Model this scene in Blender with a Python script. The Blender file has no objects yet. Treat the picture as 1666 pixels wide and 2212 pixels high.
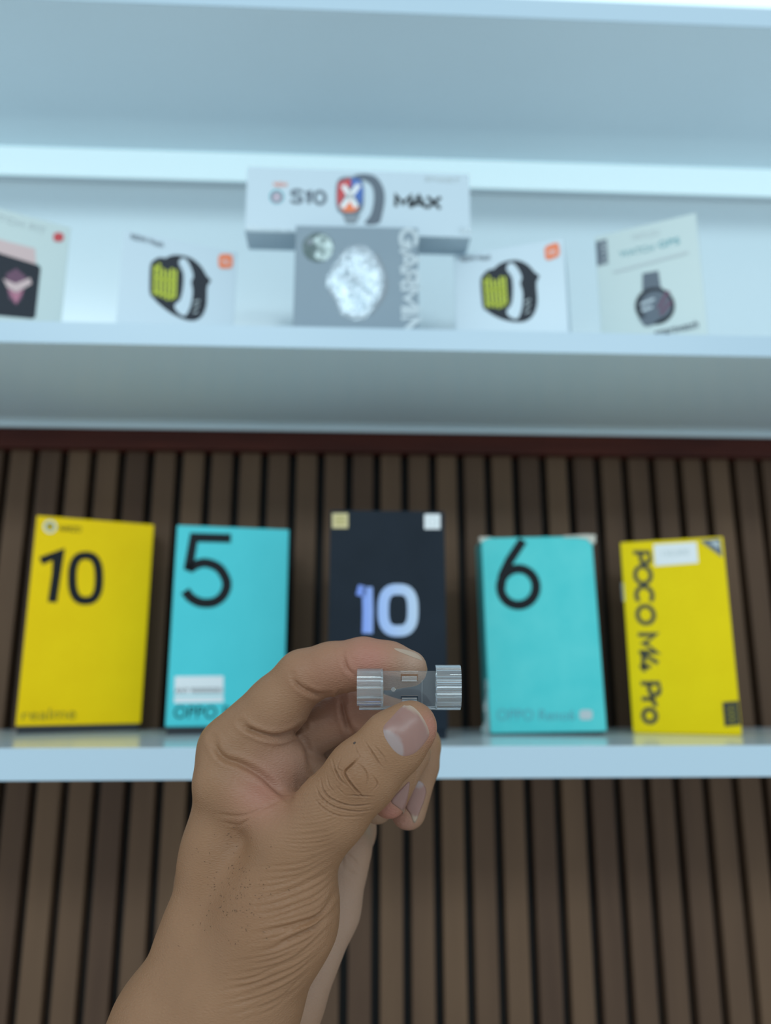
import bpy, bmesh, math, random
import numpy as np
from mathutils import Vector, Matrix
from mathutils.bvhtree import BVHTree
from mathutils.geometry import tessellate_polygon

SC = bpy.context.scene
COL = SC.collection
rng = random.Random(7)

# ------------------------------------------------------------------ camera, world, lamps, exposure
IMG_W, IMG_H, FPX = 1666.0, 2212.0, 1630.0
PITCH, YAW = math.radians(12.4345), math.radians(2.5891)
CAM = np.array([0.0, 0.0, 1.40])
FWD = np.array([math.sin(YAW)*math.cos(PITCH), math.cos(YAW)*math.cos(PITCH), math.sin(PITCH)])
RGT = np.array([math.cos(YAW), -math.sin(YAW), 0.0])
UPV = np.cross(RGT, FWD)
SHELF_Y, WALL_Y = 0.52, 0.708          # front edge of the shelves, face of the back wall

cd = bpy.data.cameras.new('camera')
cam = bpy.data.objects.new('camera', cd); COL.objects.link(cam)
m = Matrix.Identity(4)
for i in range(3):
    m[i][0], m[i][1], m[i][2], m[i][3] = RGT[i], UPV[i], -FWD[i], CAM[i]
cam.matrix_world = m
cd.sensor_fit = 'VERTICAL'; cd.sensor_height = 9.2; cd.sensor_width = 9.2
cd.lens = FPX/IMG_H*9.2
cd.clip_start = 0.01
cd.dof.use_dof = True; cd.dof.focus_distance = 0.266; cd.dof.aperture_fstop = 1.6
SC.camera = cam

SC.view_settings.view_transform = 'Standard'
SC.view_settings.look = 'None'
SC.view_settings.gamma = 1.0
SC.view_settings.use_curve_mapping = False
SC.view_settings.exposure = 0.16
SC.render.film_transparent = False
SC.cycles.use_denoising = True
SC.cycles.max_bounces = 16; SC.cycles.transmission_bounces = 14; SC.cycles.transparent_max_bounces = 16

wd = bpy.data.worlds.new('room_light'); SC.world = wd; wd.use_nodes = True
wn = wd.node_tree.nodes; bg = wn['Background']
bg.inputs[0].default_value = (0.80, 0.96, 1.04, 1); bg.inputs[1].default_value = 0.72

def area(name, loc, target, sx, sy, watts, color):
    l = bpy.data.lights.new(name, 'AREA'); l.shape = 'RECTANGLE'; l.size = sx; l.size_y = sy
    l.energy = watts; l.color = color
    o = bpy.data.objects.new(name, l); COL.objects.link(o)
    o.location = loc
    o.rotation_euler = (Vector(target)-Vector(loc)).to_track_quat('-Z', 'Y').to_euler()
    return o
area('ceiling_lamp', (-0.70, -1.60, 2.75), (-0.1, 0.6, 1.45), 1.3, 0.14, 13, (0.78, 0.95, 1.0))
area('ceiling_lamp', (0.80, -2.00, 2.75), (0.1, 0.6, 1.3), 1.3, 0.14, 11.5, (0.78, 0.95, 1.0))

# ------------------------------------------------------------------ pixel helpers (photo -> real point)
def ray(px, py):
    return FWD + RGT*((px-IMG_W/2)/FPX) - UPV*((py-IMG_H/2)/FPX)
def on_y(px, py, y):
    d = ray(px, py); return CAM + d*(y/d[1])
def at_depth(px, py, mm):
    return CAM + ray(px, py)*(mm*0.001)

# ------------------------------------------------------------------ materials
def mat(name, color=(.8, .8, .8), rough=.5, metal=0.0, spec=.5, **kw):
    mt = bpy.data.materials.new(name); mt.use_nodes = True
    b = mt.node_tree.nodes['Principled BSDF']
    b.inputs['Base Color'].default_value = (*color, 1)
    b.inputs['Roughness'].default_value = rough
    b.inputs['Metallic'].default_value = metal
    b.inputs['Specular IOR Level'].default_value = spec
    for k, v in kw.items():
        b.inputs[k].default_value = v
    return mt
def nd(mt, t, **kw):
    n = mt.node_tree.nodes.new(t)
    for k, v in kw.items(): setattr(n, k, v)
    return n
def lk(mt, a, b): mt.node_tree.links.new(a, b)
def bs(mt): return mt.node_tree.nodes['Principled BSDF']
def noisy(name, c1, c2, scale, rough, bump=0.0, stretch=(1, 1, 1), **kw):
    mt = mat(name, c1, rough, **kw)
    tc = nd(mt, 'ShaderNodeTexCoord'); mp = nd(mt, 'ShaderNodeMapping'); mp.inputs['Scale'].default_value = stretch
    lk(mt, tc.outputs['Object'], mp.inputs[0])
    n = nd(mt, 'ShaderNodeTexNoise'); n.inputs['Scale'].default_value = scale; n.inputs['Detail'].default_value = 5
    lk(mt, mp.outputs[0], n.inputs['Vector'])
    r = nd(mt, 'ShaderNodeValToRGB')
    r.color_ramp.elements[0].position = .3; r.color_ramp.elements[1].position = .7
    r.color_ramp.elements[0].color = (*c1, 1); r.color_ramp.elements[1].color = (*c2, 1)
    lk(mt, n.outputs['Fac'], r.inputs[0]); lk(mt, r.outputs[0], bs(mt).inputs['Base Color'])
    if bump:
        bp = nd(mt, 'ShaderNodeBump'); bp.inputs['Strength'].default_value = bump; bp.inputs['Distance'].default_value = .001
        lk(mt, n.outputs['Fac'], bp.inputs['Height']); lk(mt, bp.outputs[0], bs(mt).inputs['Normal'])
    return mt

M = {}
M['laminate'] = noisy('white_laminate', (.64, .74, .80), (.67, .77, .83), 6, .16, spec=.55)
M['front_dim'] = mat('dimmed_front_laminate', (.47, .60, .70), .3, spec=.3)  # darker laminate copy, tones down the strongly lit shelf fronts
M['panel'] = noisy('white_panel', (.68, .79, .84), (.71, .82, .87), 3, .20, spec=.5)
M['redwood'] = noisy('red_brown_wood', (.045, .010, .007), (.085, .018, .011), 9, .5, stretch=(1, 8, 8), spec=.2)
M['black'] = mat('black_print', (.007, .009, .012), .55, spec=.18)
M['groove'] = mat('black_backing', (.004, .004, .005), .7)
M['yellow'] = noisy('yellow_card', (.90, .585, .002), (.94, .625, .003), 30, .55, spec=.12)
M['yellow2'] = noisy('lemon_card', (.84, .61, .003), (.88, .65, .004), 30, .55, spec=.12)
M['teal'] = noisy('teal_card', (.075, .60, .66), (.085, .63, .69), 30, .45, spec=.25)
M['teal_worn'] = noisy('worn_teal_card', (.075, .58, .60), (.11, .63, .64), 40, .5, bump=.15, spec=.25)
M['navy'] = noisy('matt_black_card', (.010, .016, .025), (.013, .020, .031), 30, .55, spec=.14)
M['tray'] = mat('dark_tray_card', (.012, .014, .02), .5)
M['white'] = mat('white_card', (.54, .65, .73), .30)
M['cream'] = mat('cream_card', (.54, .64, .64), .35)
M['sticker'] = mat('white_sticker', (.80, .82, .84), .5)
M['gold'] = mat('gold_sticker', (.62, .52, .26), .4)
M['orange'] = mat('orange_print', (.85, .20, .07), .5)
M['red'] = mat('red_print', (.55, .05, .06), .5)
M['blue'] = mat('blue_print', (.05, .14, .45), .5)
M['greyprint'] = mat('grey_print', (.22, .26, .30), .5)
M['palegrey'] = mat('pale_grey_print', (.50, .56, .58), .5)
M['tealprint'] = mat('teal_print', (.10, .36, .42), .5)
M['olive'] = mat('olive_gloss_print', (.26, .22, .01), .3)
M['neon'] = mat('yellow_green_print', (.52, .58, .03), .5)
M['watchblack'] = mat('charcoal_print', (.018, .023, .034), .5, spec=.25)
M['slate'] = mat('slate_print', (.10, .13, .17), .5)
M['skyprint'] = mat('light_blue_print', (.36, .52, .75), .4)
M['pink'] = mat('pale_pink_print', (.62, .46, .46), .5)
M['rose'] = mat('rose_print', (.45, .16, .24), .5)
M['plum'] = mat('plum_print', (.13, .05, .10), .5)
M['greybox'] = noisy('grey_card', (.215, .285, .345), (.23, .30, .36), 20, .40, spec=.35)
M['silver'] = noisy('silver_foil', (.24, .31, .37), (.66, .74, .80), 300, .18, bump=1.0, metal=.6)
M['silverprint'] = mat('silver_print', (.50, .58, .63), .35)
M['holo'] = noisy('hologram_foil', (.02, .05, .05), (.50, .60, .60), 120, .25, bump=.3, metal=.4)
M['holodark'] = noisy('dark_hologram_foil', (.03, .06, .06), (.10, .14, .15), 200, .3, bump=.3, metal=.3)
M['gloss'] = mat('clear_wrap_gloss', (.60, .71, .78), .06, spec=1.0)
M['soot'] = mat('dark_olive_print', (.055, .058, .045), .5, spec=.2)
M['torn'] = noisy('torn_cardboard', (.50, .47, .40), (.66, .63, .56), 60, .8, bump=.4)
M['film'] = mat('clear_film', (.85, .9, .9), .12, **{'Transmission Weight': .75, 'IOR': 1.15})
mt = mat('led_diffuser', (.85, .9, .92), .4); M['led'] = mt
bs(mt).inputs['Emission Color'].default_value = (.62, .98, 1.08, 1); bs(mt).inputs['Emission Strength'].default_value = .36
M['alu'] = mat('aluminium', (.75, .78, .8), .35, .8)

# brown laminated slats: colour changes from slat to slat and with streaky grain
SLAT_P, SLAT_X0 = 0.0384937*WALL_Y, -0.46695*WALL_Y
mt = mat('brown_slats', (.06, .04, .03), .55, spec=.14); M['slat'] = mt
tc = nd(mt, 'ShaderNodeTexCoord'); sp = nd(mt, 'ShaderNodeSeparateXYZ'); lk(mt, tc.outputs['Object'], sp.inputs[0])
a1 = nd(mt, 'ShaderNodeMath', operation='SUBTRACT'); a1.inputs[1].default_value = SLAT_X0; lk(mt, sp.outputs[0], a1.inputs[0])
a2 = nd(mt, 'ShaderNodeMath', operation='DIVIDE'); a2.inputs[1].default_value = SLAT_P; lk(mt, a1.outputs[0], a2.inputs[0])
a3 = nd(mt, 'ShaderNodeMath', operation='FLOOR'); lk(mt, a2.outputs[0], a3.inputs[0])
wnz = nd(mt, 'ShaderNodeTexWhiteNoise', noise_dimensions='1D'); lk(mt, a3.outputs[0], wnz.inputs['W'])
mp = nd(mt, 'ShaderNodeMapping'); mp.inputs['Scale'].default_value = (60, 60, 5); lk(mt, tc.outputs['Object'], mp.inputs[0])
n1 = nd(mt, 'ShaderNodeTexNoise'); n1.inputs['Scale'].default_value = 1.0; n1.inputs['Detail'].default_value = 4; lk(mt, mp.outputs[0], n1.inputs['Vector'])
mx = nd(mt, 'ShaderNodeMath', operation='MULTIPLY_ADD'); mx.inputs[1].default_value = .55; lk(mt, wnz.outputs['Value'], mx.inputs[0])
hf = nd(mt, 'ShaderNodeMath', operation='MULTIPLY'); hf.inputs[1].default_value = .6; lk(mt, n1.outputs['Fac'], hf.inputs[0]); lk(mt, hf.outputs[0], mx.inputs[2])
rp = nd(mt, 'ShaderNodeValToRGB')
rp.color_ramp.elements[0].position = .15; rp.color_ramp.elements[0].color = (.072, .041, .028, 1)
rp.color_ramp.elements[1].position = .9; rp.color_ramp.elements[1].color = (.145, .086, .052, 1)
lk(mt, mx.outputs[0], rp.inputs[0]); lk(mt, rp.outputs[0], bs(mt).inputs['Base Color'])

# ------------------------------------------------------------------ object helpers
def tag(o, label, cat, group=None):
    o['label'] = label; o['category'] = cat
    if group: o['group'] = group
    return o
def link(name, me, material, parent=None):
    o = bpy.data.objects.new(name, me); COL.objects.link(o)
    if material is not None: me.materials.append(material)
    if parent is not None: o.parent = parent
    return o
def mesh_of(verts, faces, smooth=False):
    me = bpy.data.meshes.new('mesh'); me.from_pydata([tuple(v) for v in verts], [], faces); me.update()
    if smooth: me.polygons.foreach_set('use_smooth', [True]*len(me.polygons))
    return me
def bm_box(bm, x0, x1, y0, y1, z0, z1, bev=0.0):
    r = bmesh.ops.create_cube(bm, size=1)
    for v in r['verts']:
        v.co = Vector((x0+(v.co.x+.5)*(x1-x0), y0+(v.co.y+.5)*(y1-y0), z0+(v.co.z+.5)*(z1-z0)))
    if bev:
        es = list({e for v in r['verts'] for e in v.link_edges})
        bmesh.ops.bevel(bm, geom=es, offset=bev, segments=2, affect='EDGES', profile=.6)
def box(name, x0, x1, y0, y1, z0, z1, material, parent=None, bev=0.0):
    bm = bmesh.new(); bm_box(bm, x0, x1, y0, y1, z0, z1, bev)
    me = bpy.data.meshes.new(name); bm.to_mesh(me); bm.free()
    return link(name, me, material, parent)
def structure(o): o['kind'] = 'structure'; return o

# ------------------------------------------------------------------ the wall and the shelves
X0, X1 = -1.7, 1.7
mt = mat('beige_tile', (.55, .50, .42), .35); M['tile'] = mt
br = nd(mt, 'ShaderNodeTexBrick'); br.offset = 0; br.inputs['Scale'].default_value = 1.0; br.inputs['Brick Width'].default_value = .6; br.inputs['Row Height'].default_value = .6
br.inputs['Mortar Size'].default_value = .003; br.inputs['Color1'].default_value = (.80, .76, .70, 1); br.inputs['Color2'].default_value = (.84, .80, .74, 1); br.inputs['Mortar'].default_value = (.3, .27, .23, 1)
tc = nd(mt, 'ShaderNodeTexCoord'); lk(mt, tc.outputs['Object'], br.inputs['Vector']); lk(mt, br.outputs['Color'], bs(mt).inputs['Base Color'])
structure(box('floor', -2.2, 2.2, -3.2, WALL_Y+.06, -.05, 0, mt))
ZM_BOT, ZM_TOP = 1.40+.2378, 1.40+.2552         # middle shelf
ZL_BOT, ZL_TOP = 1.40-.0645, 1.40-.0441         # lower shelf
ZU_BOT = 1.40+.5372                             # upper shelf
Z_TRIM = 1.40+.3012*0.708
bm = bmesh.new()
k0 = int((X0-SLAT_X0)/SLAT_P)-1; k1 = int((X1-SLAT_X0)/SLAT_P)+1
for k in range(k0, k1):
    a = SLAT_X0+k*SLAT_P+.0039; b = SLAT_X0+(k+1)*SLAT_P-.0039
    bm_box(bm, a, b, WALL_Y, WALL_Y+.016, .0, Z_TRIM+.004, .0008)
me = bpy.data.meshes.new('wall_back'); bm.to_mesh(me); bm.free()
wall = structure(link('wall_back', me, M['slat']))
structure(box('wall_backing', X0, X1, WALL_Y+.015, WALL_Y+.06, .0, ZM_BOT, M['groove']))
structure(box('wall_upper', X0, X1, WALL_Y, WALL_Y+.06, ZM_BOT+.001, 2.75, M['panel']))
structure(box('trim_1', X0, X1, WALL_Y-.010, WALL_Y+.011, Z_TRIM, ZM_BOT-.0045, M['redwood'], bev=.002))
structure(box('trim_2', X0, X1, WALL_Y-.012, WALL_Y+.011, ZM_BOT-.0045, ZM_BOT, M['laminate'], bev=.001))

def shelf(z0, z1, label):
    o = box('wall_shelf', X0, X1, SHELF_Y, WALL_Y-.0005, z0, z1, M['laminate'], bev=.0012)
    box('dimmed_front', X0, X1, SHELF_Y-.0006, SHELF_Y+.0004, z0+.0003, z1-.0003, M['front_dim'], o, bev=.0002)  # thin layer added so the shelf front looks less brightly lit
    return tag(o, label, 'shelf', 'white laminate shelves')
shelf(ZL_BOT, ZL_TOP, 'lower white laminate shelf carrying the yellow, teal and black phone boxes')
shelf(ZM_BOT, ZM_TOP, 'middle white laminate shelf carrying the small watch boxes')
shelf(ZU_BOT, ZU_BOT+.020, 'topmost white laminate shelf, empty, cut off by the upper frame edge')
ls = tag(box('light_strip', X0, X1, WALL_Y-.010, WALL_Y-.0005, 1.40+.5045, ZU_BOT-.0005, M['alu']), 'long glowing white light strip along the wall under the topmost shelf', 'light strip')
box('light_diffuser', X0, X1, WALL_Y-.0125, WALL_Y-.0095, 1.40+.5040, ZU_BOT-.0004, M['led'], ls, bev=.001)

ls = tag(box('light_strip', X0, X1, WALL_Y-.010, WALL_Y-.0005, 1.40+.70, 1.40+.79, M['alu']), 'wide glowing white strip added to brighten the wall above the topmost shelf, cut by the frame', 'light strip')  # assumed glow source, added for the brightness above the shelf
box('light_diffuser', X0, X1, WALL_Y-.0125, WALL_Y-.0095, 1.40+.701, 1.40+.789, M['led'], ls, bev=.001)

# ------------------------------------------------------------------ printing on boxes
class Face:
    """front face of a box: maps photo pixels to its local x, z"""
    def __init__(s, x, y, z, yaw, roll=0.0):
        s.e = bpy.data.objects.new('tmp', None); COL.objects.link(s.e)
        s.e.location = (x, y, z); s.e.rotation_euler = (0, roll, yaw)
        s.mat = Matrix.Translation((x, y, z)) @ s.e.rotation_euler.to_matrix().to_4x4()
        s.inv = s.mat.inverted()
        s.n = 0
    def p(s, px, py):
        o = s.inv @ Vector(CAM); d = s.inv.to_3x3() @ Vector(ray(px, py))
        t = -o.y/d.y; q = o+d*t
        return (q.x, q.z)
def prism2(poly, y0, y1):
    """flat polygon in local x,z with a thickness"""
    n = len(poly)
    vs = [(x, y0, z) for x, z in poly]+[(x, y1, z) for x, z in poly]
    tri = tessellate_polygon([[Vector((x, z, 0)) for x, z in poly]])
    fs = [tuple(t) for t in tri]+[tuple(i+n for i in reversed(t)) for t in tri]
    fs += [(i, (i+1) % n, n+(i+1) % n, n+i) for i in range(n)]
    me = mesh_of(vs, fs)
    bm = bmesh.new(); bm.from_mesh(me); bmesh.ops.recalc_face_normals(bm, faces=bm.faces[:]); bm.to_mesh(me); bm.free()
    return me
def catmull(pts, n=8, closed=False):
    pts = [np.array(p, float) for p in pts]; out = []
    N = len(pts); rngi = range(N if closed else N-1)
    for i in rngi:
        g = (lambda j: pts[j % N]) if closed else (lambda j: pts[min(max(j, 0), N-1)])
        a, b, c, d = g(i-1), g(i), g(i+1), g(i+2)
        for k in range(n):
            t = k/n
            out.append(.5*((2*b)+(c-a)*t+(2*a-5*b+4*c-d)*t*t+(-a+3*b-3*c+d)*t**3))
    if not closed: out.append(pts[-1])
    return out
def ribbon(line, w, closed=False):
    """stroke of width w along a polyline in x,z: list of quads (verts, faces)"""
    L = [np.array(p, float) for p in line]; n = len(L); A = []; B = []
    for i in range(n):
        p = L[(i-1) % n] if (closed or i > 0) else L[i]
        q = L[(i+1) % n] if (closed or i < n-1) else L[i]
        t = q-p; t = t/(np.linalg.norm(t)+1e-12); nrm = np.array([-t[1], t[0]])
        # mitre
        if (closed or 0 < i < n-1):
            u = L[i]-p; u = u/(np.linalg.norm(u)+1e-12); c = max(.5, abs(np.dot(np.array([-u[1], u[0]]), nrm)))
        else: c = 1
        A.append(L[i]+nrm*w/2/c); B.append(L[i]-nrm*w/2/c)
    return A, B
DEC = [0.0]
def lift(f):
    f.n += 1
    return -0.00006*f.n
def stroke(f, name, lines, w, material, pix=True, smoothn=0, closed=False, label=None, parent=None):
    y1 = lift(f); y0 = y1-.00012
    vs = []; fs = []
    for line in lines:
        if smoothn: line = catmull(line, smoothn, closed)
        pts = [f.p(*q) for q in line] if pix else [tuple(q) for q in line]
        A, B = ribbon(pts, w, closed); n = len(A); o = len(vs)
        vs += [(a[0], y0, a[1]) for a in A]+[(b[0], y0, b[1]) for b in B]
        vs += [(a[0], .0, a[1]) for a in A]+[(b[0], .0, b[1]) for b in B]
        for i in range(n if closed else n-1):
            j = (i+1) % n
            fs += [(o+i, o+j, o+n+j, o+n+i), (o+2*n+i, o+i, o+n+i, o+3*n+i)] if False else [(o+i, o+j, o+n+j, o+n+i), (o+i, o+2*n+i, o+2*n+j, o+j), (o+n+i, o+n+j, o+3*n+j, o+3*n+i)]
        if not closed:
            fs += [(o, o+n, o+3*n, o+2*n), (o+n-1, o+3*n-1, o+4*n-1, o+2*n-1)]
    me = mesh_of(vs, fs)
    bm = bmesh.new(); bm.from_mesh(me); bmesh.ops.recalc_face_normals(bm, faces=bm.faces[:]); bm.to_mesh(me); bm.free()
    o = link(name, me, material, parent or f.root)
    if label: o['label'] = label
    return o
def patch(f, name, poly, material, pix=True, smoothn=0, thick=.00012, label=None, parent=None):
    if smoothn: poly = catmull(poly, smoothn, True)
    pts = [f.p(*q) for q in poly] if pix else [tuple(q) for q in poly]
    y1 = lift(f)
    o = link(name, prism2(pts, y1-thick, 0.0), material, parent or f.root)
    if label: o['label'] = label
    return o
def text(f, name, s, px0, py0, px1, py1, material, vertical=False, italic=0.0, bold=0.0, label=None, parent=None):
    """lettering that fills the pixel rectangle px0..px1 (photo) on the face"""
    c = bpy.data.curves.new('txt', 'FONT'); c.body = s; c.resolution_u = 4; c.offset = bold; c.shear = italic
    o = bpy.data.objects.new('txt', c); COL.objects.link(o)
    dg = bpy.context.evaluated_depsgraph_get(); dg.update()
    me = bpy.data.meshes.new_from_object(o.evaluated_get(dg))
    bpy.data.objects.remove(o); bpy.data.curves.remove(c)
    v = np.array([q.co[:] for q in me.vertices]); lo = v.min(0); hi = v.max(0)
    u = (v[:, 0]-lo[0])/(hi[0]-lo[0]); w = (v[:, 1]-lo[1])/(hi[1]-lo[1])
    if not isinstance(px0, tuple):
        # corners: text start-top, end-top, start-bottom, end-bottom
        cs = [(px0, py0), (px1, py0), (px0, py1), (px1, py1)]
        if vertical: cs = [(px1, py0), (px1, py1), (px0, py0), (px0, py1)]
    else: cs = [px0, py0, px1, py1]
    a, b, cc, d = [np.array(f.p(*q)) for q in cs]
    y = lift(f)-.00012
    P = (a[None]*(1-u)[:, None]+b[None]*u[:, None])*w[:, None]+(cc[None]*(1-u)[:, None]+d[None]*u[:, None])*(1-w)[:, None]
    for i, q in enumerate(me.vertices): q.co = (P[i, 0], y, P[i, 1])
    me.update()
    bm = bmesh.new(); bm.from_mesh(me)
    bmesh.ops.remove_doubles(bm, verts=bm.verts[:], dist=1e-6)
    bmesh.ops.recalc_face_normals(bm, faces=bm.faces[:])
    r = bmesh.ops.extrude_face_region(bm, geom=bm.faces[:])
    for e in r['geom']:
        if isinstance(e, bmesh.types.BMVert): e.co.y = -.00001
    bmesh.ops.recalc_face_normals(bm, faces=bm.faces[:])
    bm.to_mesh(me); bm.free()
    o = link(name, me, material, parent or f.root)
    if label: o['label'] = label
    return o
GLYPH = {
 'M': (.95, [[(.06, 0), (.06, 1), (.475, .28), (.89, 1), (.89, 0)]]), 'A': (.9, [[(0, 0), (.43, 1), (.86, 0)], [(.16, .32), (.70, .32)]]),
 'X': (.85, [[(.02, 0), (.80, 1)], [(.02, 1), (.80, 0)]]), 'P': (.72, [[(.08, 0), (.08, .97), (.40, .97), (.58, .88), (.62, .70), (.58, .52), (.40, .43), (.08, .43)]]),
 'O': (1.0, [[(.48+.42*math.cos(a*math.pi/12), .5+.46*math.sin(a*math.pi/12)) for a in range(25)]]),
 'o': (.78, [[(.36+.30*math.cos(a*math.pi/12), .36+.33*math.sin(a*math.pi/12)) for a in range(25)]]),
 'C': (.95, [[(.48+.42*math.cos(a*math.pi/12), .5+.46*math.sin(a*math.pi/12)) for a in range(3, 22)]]),
 'G': (.98, [[(.48+.42*math.cos(a*math.pi/12), .5+.46*math.sin(a*math.pi/12)) for a in range(3, 23)]+[(.88, .45), (.52, .45)]]),
 '4': (.95, [[(.62, 0), (.62, .60)], [(.46, 1), (.04, .22), (.86, .22)]]), 'r': (.50, [[(.08, 0), (.08, .70)], [(.08, .42), (.18, .62), (.32, .69), (.44, .68)]]),
 'R': (.78, [[(.08, 0), (.08, .97), (.42, .97), (.60, .88), (.64, .72), (.60, .56), (.42, .47), (.08, .47)], [(.38, .47), (.68, 0)]]),
 'I': (.30, [[(.13, 0), (.13, 1)]]), 'N': (.88, [[(.08, 0), (.08, 1), (.76, 0), (.76, 1)]]),
 'S': (.72, [[(.62, .80), (.56, .91), (.44, .97), (.28, .96), (.14, .88), (.10, .74), (.16, .61), (.34, .53), (.50, .46), (.60, .36), (.61, .20), (.50, .07), (.33, .03), (.17, .07), (.07, .20)]]),
 '1': (.50, [[(.06, .78), (.28, .97), (.28, 0)]]), '0': (.74, [[(.35+.28*math.cos(a*math.pi/12), .5+.47*math.sin(a*math.pi/12)) for a in range(25)]]), ' ': (.38, [])}
def lettering(f, name, s, tl, tr, bl, br, w, material):
    tot = sum(GLYPH[c][0] for c in s); x = 0; lines = []
    a, b, c_, d = [np.array(f.p(*q)) for q in (tl, tr, bl, br)]
    for c in s:
        for L in GLYPH[c][1]:
            o = []
            for gx, gy in L:
                u = (x+gx)/tot
                o.append((a*(1-u)+b*u)*gy+(c_*(1-u)+d*u)*(1-gy))
            lines.append(o)
        x += GLYPH[c][0]
    return stroke(f, name, lines, w, material, pix=False)
def start(name, x, y, z, yaw, label, cat, group, roll=0.0):
    f = Face(x, y, z, math.radians(yaw), math.radians(roll))
    f.e.name = name; f.root = f.e; tag(f.e, label, cat, group)
    return f
def circle(cx, cy, rx, ry=None, n=24):
    ry = ry or rx
    return [(cx+rx*math.cos(2*math.pi*i/n), cy+ry*math.sin(2*math.pi*i/n)) for i in range(n)]
def superellipse(cx, cy, rx, ry, e=2.6, n=40):
    out = []
    for i in range(n):
        t = 2*math.pi*i/n; c, s = math.cos(t), math.sin(t)
        out.append((cx+rx*math.copysign(abs(c)**(2/e), c), cy+ry*math.copysign(abs(s)**(2/e), s)))
    return out

# ------------------------------------------------------------------ phone boxes on the lower shelf
PG = 'phone boxes standing on the lower shelf'
def phone_box(x, y, yaw, w, h, depth, lidm, traym, label, tray_h=.0064, roll=0.0):
    f = start('phone_box', x, y, ZL_TOP, yaw, label, 'box', PG, roll)
    box('lid', -w/2, w/2, 0, depth, tray_h, h, lidm, f.root, bev=.0008)
    t = box('base_tray', -w/2+.0012, w/2-.0012, .0012, depth-.0012, 0, tray_h+.001, traym, f.root, bev=.0005)
    if traym is M['tray'] and lidm is not M['navy']: t['label'] = 'dark base showing under the lid'
    return f
# yellow, left
f = phone_box(-.2248, .6629, 21.6, .0970, .1805, .024, M['yellow'], M['tray'], 'golden yellow phone box with a black number 10, leftmost on the lower shelf')
stroke(f, 'printed_number', [[(88, 1212), (127, 1197), (122, 1240), (113, 1301)]], .0072, M['black'])
stroke(f, 'printed_number', [superellipse(185, 1249, 29, 49)], .0070, M['black'], closed=True)
stroke(f, 'printed_emblem', [circle(108, 1138, 12)], .0018, M['cream'], closed=True)
patch(f, 'printed_emblem', [(100, 1131), (115, 1133), (112, 1144), (103, 1142)], M['olive'])
text(f, 'printed_text', 'NARZO', (129, 1135), (176, 1138), (128, 1147), (175, 1150), M['black'])
text(f, 'printed_text', 'realme', (49, 1533), (165, 1528), (47, 1555), (163, 1553), M['olive'], bold=-.005)
# teal with 5
f = phone_box(-.1008, .6379, 9.5, .0937, .1702, .036, M['teal'], M['tray'], 'smooth teal phone box with a large black number 5 and a white sticker')
stroke(f, 'printed_number', [[(499, 1163), (419, 1161), (407, 1231)]+catmull([(407, 1231), (424, 1220), (446, 1216), (474, 1228), (490, 1258), (483, 1285), (462, 1301), (434, 1302), (412, 1291), (400, 1276)], 5)[1:]], .0078, M['black'])
st = patch(f, 'price_sticker', [(378, 1461), (483, 1460), (483, 1517), (376, 1519)], M['sticker'], label='white paper sticker')
text(f, 'printed_text', 'ANY 9000000001', (379, 1486), (481, 1485), (378, 1498), (480, 1497), M['black'], bold=0, parent=st)
patch(f, 'sticker_seam', [(377, 1502), (483, 1501), (483, 1503.5), (377, 1504.5)], M['teal'], parent=st)
text(f, 'printed_text', 'OPPO Reno5', (377, 1525), (570, 1525), (375, 1552), (568, 1552), M['black'], bold=-.005)
# black with 10
f = phone_box(.0278, .5774, .8, .0896, .1726, .045, M['navy'], M['navy'], 'matt black phone box with a pale blue number 10, behind the hand')
mt = mat('blue_foil_print', (.3, .45, .8), .35); M['bluefoil'] = mt
tc = nd(mt, 'ShaderNodeTexCoord'); sp = nd(mt, 'ShaderNodeSeparateXYZ'); lk(mt, tc.outputs['Object'], sp.inputs[0])
mr = nd(mt, 'ShaderNodeMapRange'); mr.inputs['From Min'].default_value = -.024; mr.inputs['From Max'].default_value = .024
lk(mt, sp.outputs[0], mr.inputs[0])
rp = nd(mt, 'ShaderNodeValToRGB'); rp.color_ramp.elements[0].color = (.17, .28, .80, 1); rp.color_ramp.elements[1].color = (.50, .62, .78, 1)
e = rp.color_ramp.elements.new(.4); e.color = (.36, .50, .84, 1)
lk(mt, mr.outputs[0], rp.inputs[0]); lk(mt, rp.outputs[0], bs(mt).inputs['Base Color'])
stroke(f, 'printed_number', [[(772, 1274), (792, 1279)], [(793.5, 1268), (795, 1320), (794, 1368)]], .0080, M['bluefoil'])
stroke(f, 'printed_number', [superellipse(860, 1318, 32, 45, 2.8)], .0082, M['bluefoil'], closed=True)
s1 = patch(f, 'gold_sticker', [(718, 1109), (752, 1109), (752, 1141), (718, 1141)], M['gold'], label='gold square sticker')
stroke(f, 'sticker_lines', [[(724, 1117), (746, 1117)], [(724, 1124), (746, 1124)], [(724, 1131), (746, 1131)]], .0008, M['olive'], parent=s1)
s2 = patch(f, 'white_sticker', [(917, 1111), (951, 1111), (951, 1143), (917, 1143)], M['sticker'], label='white square sticker')
stroke(f, 'sticker_mark', [[(926, 1120), (942, 1120), (942, 1134), (926, 1134)]], .0009, M['palegrey'], closed=True, parent=s2)
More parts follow.
